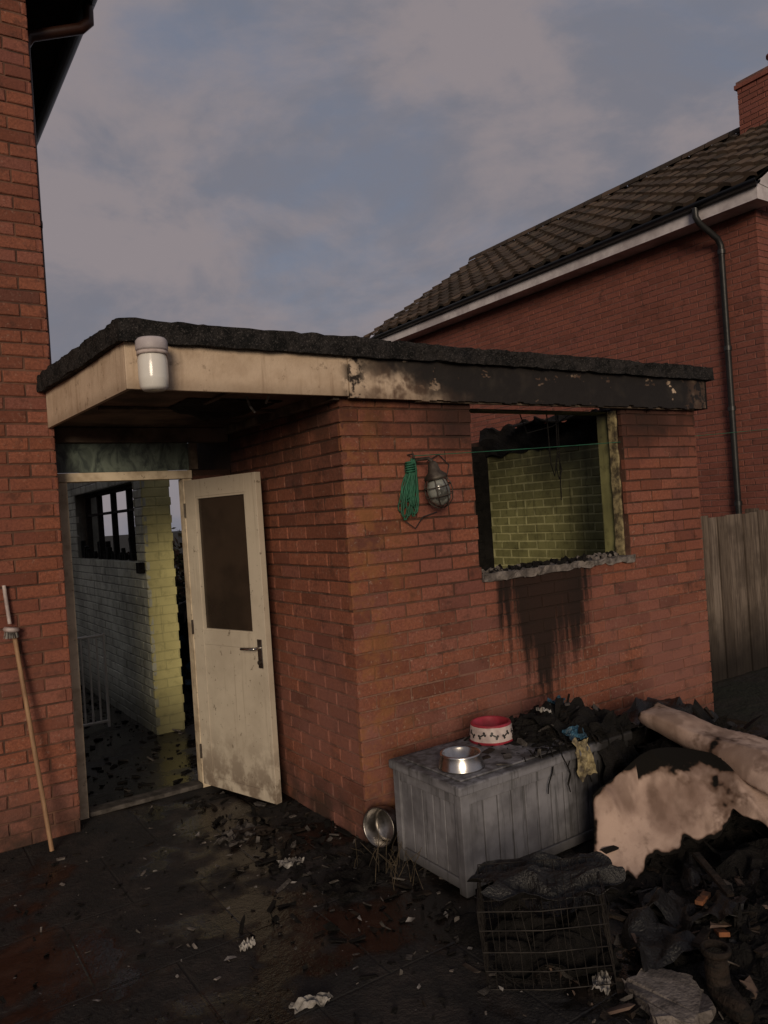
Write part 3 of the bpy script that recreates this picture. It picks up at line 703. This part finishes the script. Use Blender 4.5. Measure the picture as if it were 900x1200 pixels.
# ------------------------------------------------------------------ debris helpers
def crumple(name,c,sx,sy,rot,mat,seed,amp=.03,parent=None,n_=14,smooth=False,fr=1):
    R=rot
    def f(u,v):
        ridge=1-2*abs(noise.noise((u*2.6*fr+seed,v*2.6*fr,seed)))
        return Vector(c)+R@Vector(((u-.5)*sx*(1+.5*noise.noise((v*3,seed,0))),(v-.5)*sy*(1+.5*noise.noise((u*3,seed,4))),amp*(noise.noise((u*3*fr,v*3*fr,seed))+.5*(ridge-.6)+.28*noise.noise((u*9,v*9,seed)))))
    return sheet(name,f,n_,n_,mat,parent,.002,smooth=smooth)
def shards(b,n_,region,zf,smin,smax,mis,flat=.35,long_=1.0):
    for i in range(n_):
        x,y=region(); s=smin+(smax-smin)*random.random()**2.5
        ax=Vector((random.random()-.5,random.random()-.5,1.6*random.random()+.2)).normalized()
        m=Matrix.Translation((x,y,zf(x,y)+s*.15))@Matrix.Rotation(random.uniform(0,6.28),4,ax)
        l=s*random.uniform(.8,1+2*long_); w=s*random.uniform(.4,1); h=s*random.uniform(.08,flat)
        vs=[m@Vector((sx*l*random.uniform(.5,1),sy*w*random.uniform(.5,1),sz*h*random.uniform(.5,1))) for sz in (-1,1) for sx,sy in ((-1,-1),(1,-1),(1,1),(-1,1))]
        b.add(vs,[(3,2,1,0),(4,5,6,7),(0,1,5,4),(1,2,6,5),(2,3,7,6),(3,0,4,7)],mi=random.choice(mis))
def hp(x,y):
    def g(cx,cy,sx,sy,a): return a*math.exp(-((x-cx)/sx)**2-((y-cy)/sy)**2)
    h=g(3.5,2.45,.5,.35,.30)+g(2.75,2.35,.2,.15,.05)+g(2.6,1.9,.3,.22,.06)+g(3.1,1.65,.5,.25,.13)+g(3.7,2.9,.5,.4,.3)+g(2.45,1.5,.3,.2,.05)+g(4.3,2.2,.6,.6,.22)+g(1.95,2.4,.14,.16,.05)
    k=min(1,h/.1)
    return max(-.02,h*(1+.6*noise.noise((x*4,y*4,0)))+.05*k*noise.noise((x*11,y*11,3))+.035*k*noise.noise((x*25,y*25,5))-.018)
x0_,x1_,y0_,y1_=1.7,5.0,.9,3.36
sheet('burnt_debris_pile',lambda u,v:Vector((x0_+(x1_-x0_)*u,y0_+(y1_-y0_)*v,hp(x0_+(x1_-x0_)*u,y0_+(y1_-y0_)*v))),150,115,'char',None,0,smooth=False)
b=MB()
zf=lambda x,y:max(.004,hp(x,y))
shards(b,800,lambda:(random.gauss(3.1,.6),random.gauss(1.75,.35)),zf,.005,.04,[0,0,0,0,0,0,0,1,1,3],.3,1.2)
shards(b,300,lambda:(random.gauss(3.8,.4),random.gauss(2.6,.35)),zf,.01,.07,[0,0,0,0,1,1],.3,1.2)
shards(b,420,lambda:(random.uniform(1.9,2.9),random.uniform(1.3,2.2)),zf,.004,.03,[0,0,0,0,1,1,4,2],.3,1)
b.obj('charred_rubble',['char','charwood','soffit','iron','ashy'])
for i,(x,y,z,sx,sy,rx,ry,rz,am) in enumerate(((2.75,1.95,.06,.55,.40,-8,5,20,.11),(3.15,1.75,.12,.6,.45,10,-10,-30,.13),(2.45,1.85,.03,.4,.35,5,6,50,.08),(2.9,1.5,.10,.5,.4,-10,10,70,.12),(3.6,1.9,.2,.6,.5,8,8,10,.14),(2.6,2.28,.03,.3,.22,0,0,-20,.05),(3.75,2.75,.40,.7,.5,15,5,20,.11),(3.4,2.95,.36,.5,.4,-15,5,40,.10),(2.2,2.25,.04,.35,.3,0,8,15,.08))):
    crumple('burnt_cloth',(x,y,z),sx,sy,Matrix.Rotation(RAD(rz),4,'Z')@Matrix.Rotation(RAD(rx),4,'X')@Matrix.Rotation(RAD(ry),4,'Y'),'char' if i%2 else 'charwet',20+i*3.7,am,n_=34)
b=MB()
shards(b,1000,lambda:(random.uniform(-.3,2.4),random.uniform(1.6,4.75)),lambda x,y:.006,.002,.014,[0,0,0,0,0,0,1,2,3],.4,.6)
shards(b,380,lambda:(random.gauss(1.8,.24),random.gauss(3.1,.6)),lambda x,y:.006,.004,.030,[0,0,0,0,1,3],.3,1)
shards(b,140,lambda:(random.uniform(1.5,2.0),random.uniform(3.3,4.7)),lambda x,y:.006,.006,.032,[0,0,0,1,1,3],.3,1)
b.obj('scattered_ash_bits',['char','charwood','concrete','ashy'])
b=MB()
for i in range(130):
    x,y=random.uniform(.2,2.2),random.uniform(1.8,4.3); s=.003+.017*random.random()**4
    m=Matrix.Translation((x,y,.012))@Matrix.Rotation(random.uniform(0,6),4,'Z')@Matrix.Rotation(random.uniform(-.3,.3),4,'X')
    b.add([m@Vector((random.uniform(-s,s)+cx_*s,random.uniform(-.3,.3)*s+cy_*s,random.uniform(0,s*.3))) for cx_,cy_ in ((-1,-.6),(1,-.6),(1.2,.5),(-.7,.7))],[(0,1,2,3)])
b.obj('paper_scraps','paper')
for i,(x,y,sx,sy,mt) in enumerate(((1.56,3.95,.26,.15,'ashy'),(1.62,3.45,.12,.07,'paper'),(1.18,2.42,.17,.035,'paper'),(2.02,1.86,.09,.06,'paper'),(1.75,3.1,.3,.2,'char'),(2.0,3.3,.2,.12,'char'),(1.9,3.15,.26,.16,'char'),(1.15,2.9,.06,.03,'paper'),(.3,4.35,.2,.15,'charwood'),(1.62,3.9,.2,.1,'charwood'))):
    crumple('rag' if mt!='paper' else 'crumpled_paper',(x,y,.02),sx,sy,Matrix.Rotation(random.uniform(-.6,.6),4,'Z'),mt,i*3.3,.028,fr=1.5)
ln=[]
for i in range(30):
    x,y=random.gauss(1.94,.05),random.gauss(3.0,.13); h=random.uniform(.05,.22); dx,dy=random.uniform(-.08,.08),random.uniform(-.08,.08)
    ln.append([(x,y,.005),(x+dx*.5,y+dy*.5,h*.6),(x+dx*1.3,y+dy*1.3,h)])
tubes('dead_weeds',ln,.0014,'weed',res=0)
def hc(x,y):
    return ZT+.085*math.exp(-((x-2.98)/.26)**2-((y-2.93)/.17)**2)*(1+.9*noise.noise((x*12,y*12,0)))+.035*noise.noise((x*22,y*22,2))*math.exp(-((x-2.9)/.28)**2)-.006
sheet('charred_heap',lambda u,v:Vector((2.55+.71*u,2.62+.54*v,max(ZT-.004,hc(2.55+.71*u,2.62+.54*v)))),64,48,'char',None,0,smooth=False)
b=MB(); shards(b,380,lambda:(random.gauss(2.84,.2),random.uniform(2.64,3.12)),lambda x,y:max(ZT,hc(x,y)),.004,.032,[0,0,0,0,1,2],.3,1.2)
b.obj('heap_fragments',['char','charwood','ashy'])
crumple('yellow_packet',(2.80,2.592,.45),.11,.17,Matrix.Rotation(RAD(80),4,'X'),'yellow',5,.02,fr=1.5)
crumple('blue_wrapper',(2.82,2.66,.55),.10,.08,Matrix.Rotation(RAD(35),4,'X'),'blue',8,.03)
crumple('blue_wrapper',(3.05,3.0,.61),.09,.06,Matrix.Rotation(RAD(-20),4,'X'),'blue',9,.03)
crumple('crumpled_paper',(2.86,2.9,.61),.08,.05,Matrix.Rotation(RAD(30),4,'Y'),'paper',11,.02)
crumple('burnt_cloth',(3.06,2.595,.42),.28,.34,Matrix.Rotation(RAD(74),4,'X'),'char',13,.05,n_=24)
crumple('burnt_cloth',(2.98,2.8,.56),.4,.36,Matrix.Rotation(RAD(12),4,'X'),'char',15,.07,n_=28)
crumple('burnt_cloth',(3.34,2.95,.45),.4,.5,Matrix.Rotation(RAD(15),4,'Y'),'char',17,.10,n_=28)
ws=[]
for i in range(14):
    x=random.uniform(2.66,3.1); p=Vector((x,random.uniform(2.65,2.9),ZT+.03)); l=[tuple(p)]
    for q in range(7):
        p=p+Vector((random.uniform(-.03,.03),-.035 if q<3 else 0,random.uniform(-.005,.015) if q<2 else -.045)); 
        if p.y<2.595: p.y=2.595
        l.append(tuple(p))
    ws.append(l)
tubes('burnt_cables',ws,.003,'char')

# ------------------------------------------------------------------ burnt carpet
A=[[Vector(v) for v in r] for r in (
 ((2.52,2.30,.02),(2.60,2.38,.12),(2.66,2.42,.25),(2.69,2.45,.34)),
 ((2.66,2.22,.04),(2.76,2.32,.17),(2.83,2.38,.31),(2.88,2.43,.41)),
 ((2.84,2.18,.12),(2.90,2.27,.24),(2.97,2.33,.37),(3.03,2.40,.46)),
 ((3.05,2.06,.20),(3.08,2.14,.30),(3.13,2.21,.40),(3.20,2.31,.46)),
 ((3.16,1.86,.25),(3.20,1.93,.33),(3.26,1.99,.38),(3.32,2.08,.41)),
 ((3.26,1.62,.20),(3.32,1.68,.28),(3.38,1.74,.33),(3.45,1.84,.36)))]
def bez(pts,t):
    n_=len(pts)-1; f=min(t*n_,n_-1e-6); i=int(f); u=f-i
    p=[pts[max(0,i-1)],pts[i],pts[i+1],pts[min(n_,i+2)]]
    return .5*((2*p[1])+(p[2]-p[0])*u+(2*p[0]-5*p[1]+4*p[2]-p[3])*u*u+(-p[0]+3*p[1]-3*p[2]+p[3])*u**3)
def fold(t):   # sharp-crested drape fold
    return 1-abs(math.sin(t))**.7*2
def car(u,v):
    p=bez([bez(r,v) for r in A],u)
    ph=u*12+v*1.6+2.2*noise.noise((u*2.5,v*1.2,0))
    f=.022*fold(ph)*(.5+.5*noise.noise((u*3,v,8))+.4*v)
    nz=noise.noise((u*3,v*1.5,1))*.05
    ed=(.09*noise.noise((u*8,9,0))+.04*noise.noise((u*26,2,0)))*max(0,1-2*v)
    up=Vector((.10,.13,.16))*ed*5
    return p+Vector((-.45,-.6,.55))*(f+nz)+up*.9
CP=grp('burnt_carpet')
sheet('carpet_flap',car,170,50,'carpet',CP,.014,edgefn=lambda u,v:max(-.16,.62-v*6,(v-.80)*3.0 if u<.30 else (v-.60)*3.0,.30-abs(u-.66)*3.2,.45-u*9))
AX=[Vector((3.38,2.62,.56)),Vector((3.38,2.40,.50)),Vector((3.38,2.12,.44)),Vector((3.40,1.82,.37)),Vector((3.44,1.45,.28))]
def roll(u,v):
    c=bez(AX,u); d=(bez(AX,min(1,u+.02))-bez(AX,max(0,u-.02))).normalized()
    s_=d.cross(Vector((0,0,1))).normalized(); t_=s_.cross(d)
    ang=-.9+v*6.4; r=(.055+.008*ang)*(1+1.2*u)*(1+.25*noise.noise((u*4,v*2,0)))
    w=.012*fold(ang*2.2+u*3+1.5*noise.noise((u*3,v*2,3)))
    return c+s_*(-math.cos(ang)*(r+w)*1.3)+t_*(math.sin(ang)*(r+w)*.58)+noise.noise_vector((u*4,v*3,2))*.034
sheet('carpet_roll',roll,120,90,'carpet',CP,.012,edgefn=lambda u,v:max(-.12,(.10-u)*4,(v-.85)*4,.30-abs(u-.44)*2.5))

# ------------------------------------------------------------------ wire cage
K=grp('wire_cage'); K.location=(1.71,2.10,.0); K.rotation_euler=(RAD(5),RAD(-4),RAD(-42))
ln=[]; a_,c_,h_=.44,.30,.29
for i in range(15):
    x=a_*i/14; ln+= [[(x,0,0),(x+.012*math.sin(i*1.7),.008*math.sin(i),h_*.5),(x+.01*math.sin(i),.005,h_)],[(x,c_,0),(x,c_,h_)],[(x+.01*math.sin(i),0,h_),(x,c_,h_)]]
for i in range(9):
    y=c_*i/8; ln+= [[(0,y,0),(0,y,h_)],[(a_,y,0),(a_,y,h_)]]
tubes('cage_bars',ln,.0014,'wire',K,res=1)
ln=[]
for z in (0.003,.07,.14,.22,h_): ln.append([(0,0,z),(a_*.5,-.008,z-.006),(a_,0,z),(a_,c_,z),(0,c_,z),(0,0,z)])
tubes('cage_frame',ln,.0022,'wire',K,res=2)
crumple('burnt_cloth',(2.00,2.08,.315),.48,.28,Matrix.Rotation(RAD(-40),4,'Z'),'charwet',31,.07,n_=34)
crumple('burnt_cloth',(1.98,2.04,.10),.42,.24,Matrix.Rotation(RAD(-40),4,'Z')@Matrix.Rotation(RAD(25),4,'X'),'char',33,.12,n_=34)
rough_prism('broken_slab',[(1.98,1.60),(2.07,1.53),(2.16,1.52),(2.26,1.68),(2.20,1.82),(2.13,1.78),(2.06,1.82)],.008,.038,'concrete',None,amp=.02,step=.015,fr=18)
BT=grp('burnt_boot')
bt=[(2.245,1.56,.165),(2.245,1.56,.11),(2.245,1.555,.06),(2.235,1.53,.045),(2.215,1.47,.038),(2.20,1.42,.03)]
rd=[.045,.040,.044,.046,.042,.030]
me=bpy.data.meshes.new('boot_upper'); me.from_pydata(bt,[(i,i+1) for i in range(5)],[]); o=bpy.data.objects.new('boot_upper',me); S.collection.objects.link(o); o.parent=BT
sk=o.modifiers.new('skin','SKIN'); sk.use_smooth_shade=True
for i,r in enumerate(rd): me.skin_vertices[0].data[i].radius=(r,r)
me.skin_vertices[0].data[0].use_root=True
ss=o.modifiers.new('sub','SUBSURF'); ss.levels=2; ss.render_levels=2
me.materials.append(M['charwood'])
lathe('boot_cuff',[(.034,-.01),(.044,-.012),(.05,.0),(.047,.012),(.038,.012),(.034,-.01)],(2.245,1.56,.178),'charwood',BT,seg=24)
b=MB()
for (x,y,z,l,w,rz,rx,mi) in ((2.62,1.86,.11,.15,.03,.4,.2,1),(2.45,1.75,.07,.22,.03,.4,.2,0),(2.75,1.9,.15,.26,.03,1.1,-.2,0),(2.35,2.0,.06,.3,.02,-1.0,.2,0),(2.52,1.72,.07,.07,.04,.9,.3,1),(2.3,1.95,.05,.25,.015,.9,.1,2)):
    m=Matrix.Translation((x,y,z))@Matrix.Rotation(rz,4,'Z')@Matrix.Rotation(rx,4,'Y')
    b.box(-l/2,l/2,-w/2,w/2,-.008,.008,mi=mi,mat=m)
b.obj('timber_offcuts',['charwood','rust','soffit'],bevel=.002)

# ------------------------------------------------------------------ world + sun
Wd=bpy.data.worlds.new('World'); S.world=Wd; Wd.use_nodes=True; t=Wd.node_tree; t.nodes.clear()
out=t.nodes.new('ShaderNodeOutputWorld'); bg=t.nodes.new('ShaderNodeBackground'); t.links.new(bg.outputs[0],out.inputs[0])
sky=t.nodes.new('ShaderNodeTexSky'); sky.sky_type='NISHITA'; sky.sun_disc=False
EL=RAD(13); SX,SY=.54,.842; AZ=math.atan2(-SX,-SY)
sky.sun_elevation=EL; sky.sun_rotation=AZ%(2*math.pi); sky.air_density=1.0; sky.dust_density=3; sky.ozone_density=1
tc=t.nodes.new('ShaderNodeTexCoord'); mp=t.nodes.new('ShaderNodeMapping'); mp.inputs['Scale'].default_value=(1.0,1.0,1.9); mp.inputs['Location'].default_value=(.75,.1,.2)
t.links.new(tc.outputs['Generated'],mp.inputs[0])
def wn(scale,det,ro,dist):
    n=t.nodes.new('ShaderNodeTexNoise'); n.inputs['Scale'].default_value=scale; n.inputs['Detail'].default_value=det; n.inputs['Roughness'].default_value=ro; n.inputs['Distortion'].default_value=dist
    t.links.new(mp.outputs[0],n.inputs['Vector']); return n.outputs['Fac']
def wr(v,a,c,lo=0,hi=1):
    n=t.nodes.new('ShaderNodeMapRange'); n.interpolation_type='SMOOTHSTEP'; n.inputs[1].default_value=a; n.inputs[2].default_value=c; n.inputs[3].default_value=lo; n.inputs[4].default_value=hi
    t.links.new(v,n.inputs[0]); return n.outputs[0]
def wm(f,a,c,mode='MIX'):
    n=t.nodes.new('ShaderNodeMix'); n.data_type='RGBA'; n.blend_type=mode
    for s_,v in ((n.inputs[0],f),(n.inputs[6],a),(n.inputs[7],c)):
        if hasattr(v,'is_output'): t.links.new(v,s_)
        elif isinstance(v,tuple): s_.default_value=(v[0],v[1],v[2],1)
        else: s_.default_value=v
    return n.outputs[2]
cloud=wm(wr(wn(4.6,7,.58,.3),.38,.60),(1.68,1.68,1.98),(2.45,2.14,2.24))
base=wm(.80,wm(1.0,sky.outputs[0],(.95,.95,1.0),'MULTIPLY'),(1.42,1.66,2.25))
fin_=wm(wr(wn(2.3,8,.6,.3),.28,.54,.2,.98),base,cloud)
t.links.new(fin_,bg.inputs[0]); bg.inputs[1].default_value=.11
sun=bpy.data.lights.new('sun','SUN'); sun.energy=1.95; sun.angle=RAD(20); sun.color=(1,.82,.62)
so=bpy.data.objects.new('sun',sun); S.collection.objects.link(so)
d=Vector((SX*math.cos(EL),SY*math.cos(EL),-math.sin(EL))); so.rotation_euler=d.to_track_quat('-Z','Y').to_euler()
# ------------------------------------------------------------------ camera
cam=bpy.data.cameras.new('camera'); cam.lens=27; cam.sensor_width=36; cam.sensor_fit='AUTO'; cam.clip_end=1000; cam.clip_start=.05
co=bpy.data.objects.new('camera',cam); S.collection.objects.link(co)
th=math.atan(.067); Fv=Vector((.556,.831,0)).normalized(); Rv=Vector((Fv.y,-Fv.x,0)); Zv=Vector((0,0,1))
Xc=Rv*math.cos(th)-Zv*math.sin(th); Yc=Rv*math.sin(th)+Zv*math.cos(th); Zc=-Fv
m=Matrix((Xc,Yc,Zc)).transposed().to_4x4(); m.translation=Vector((0,0,1.7)); co.matrix_world=m
S.camera=co
S.view_settings.view_transform='Standard'; S.view_settings.look='None'; S.view_settings.exposure=0
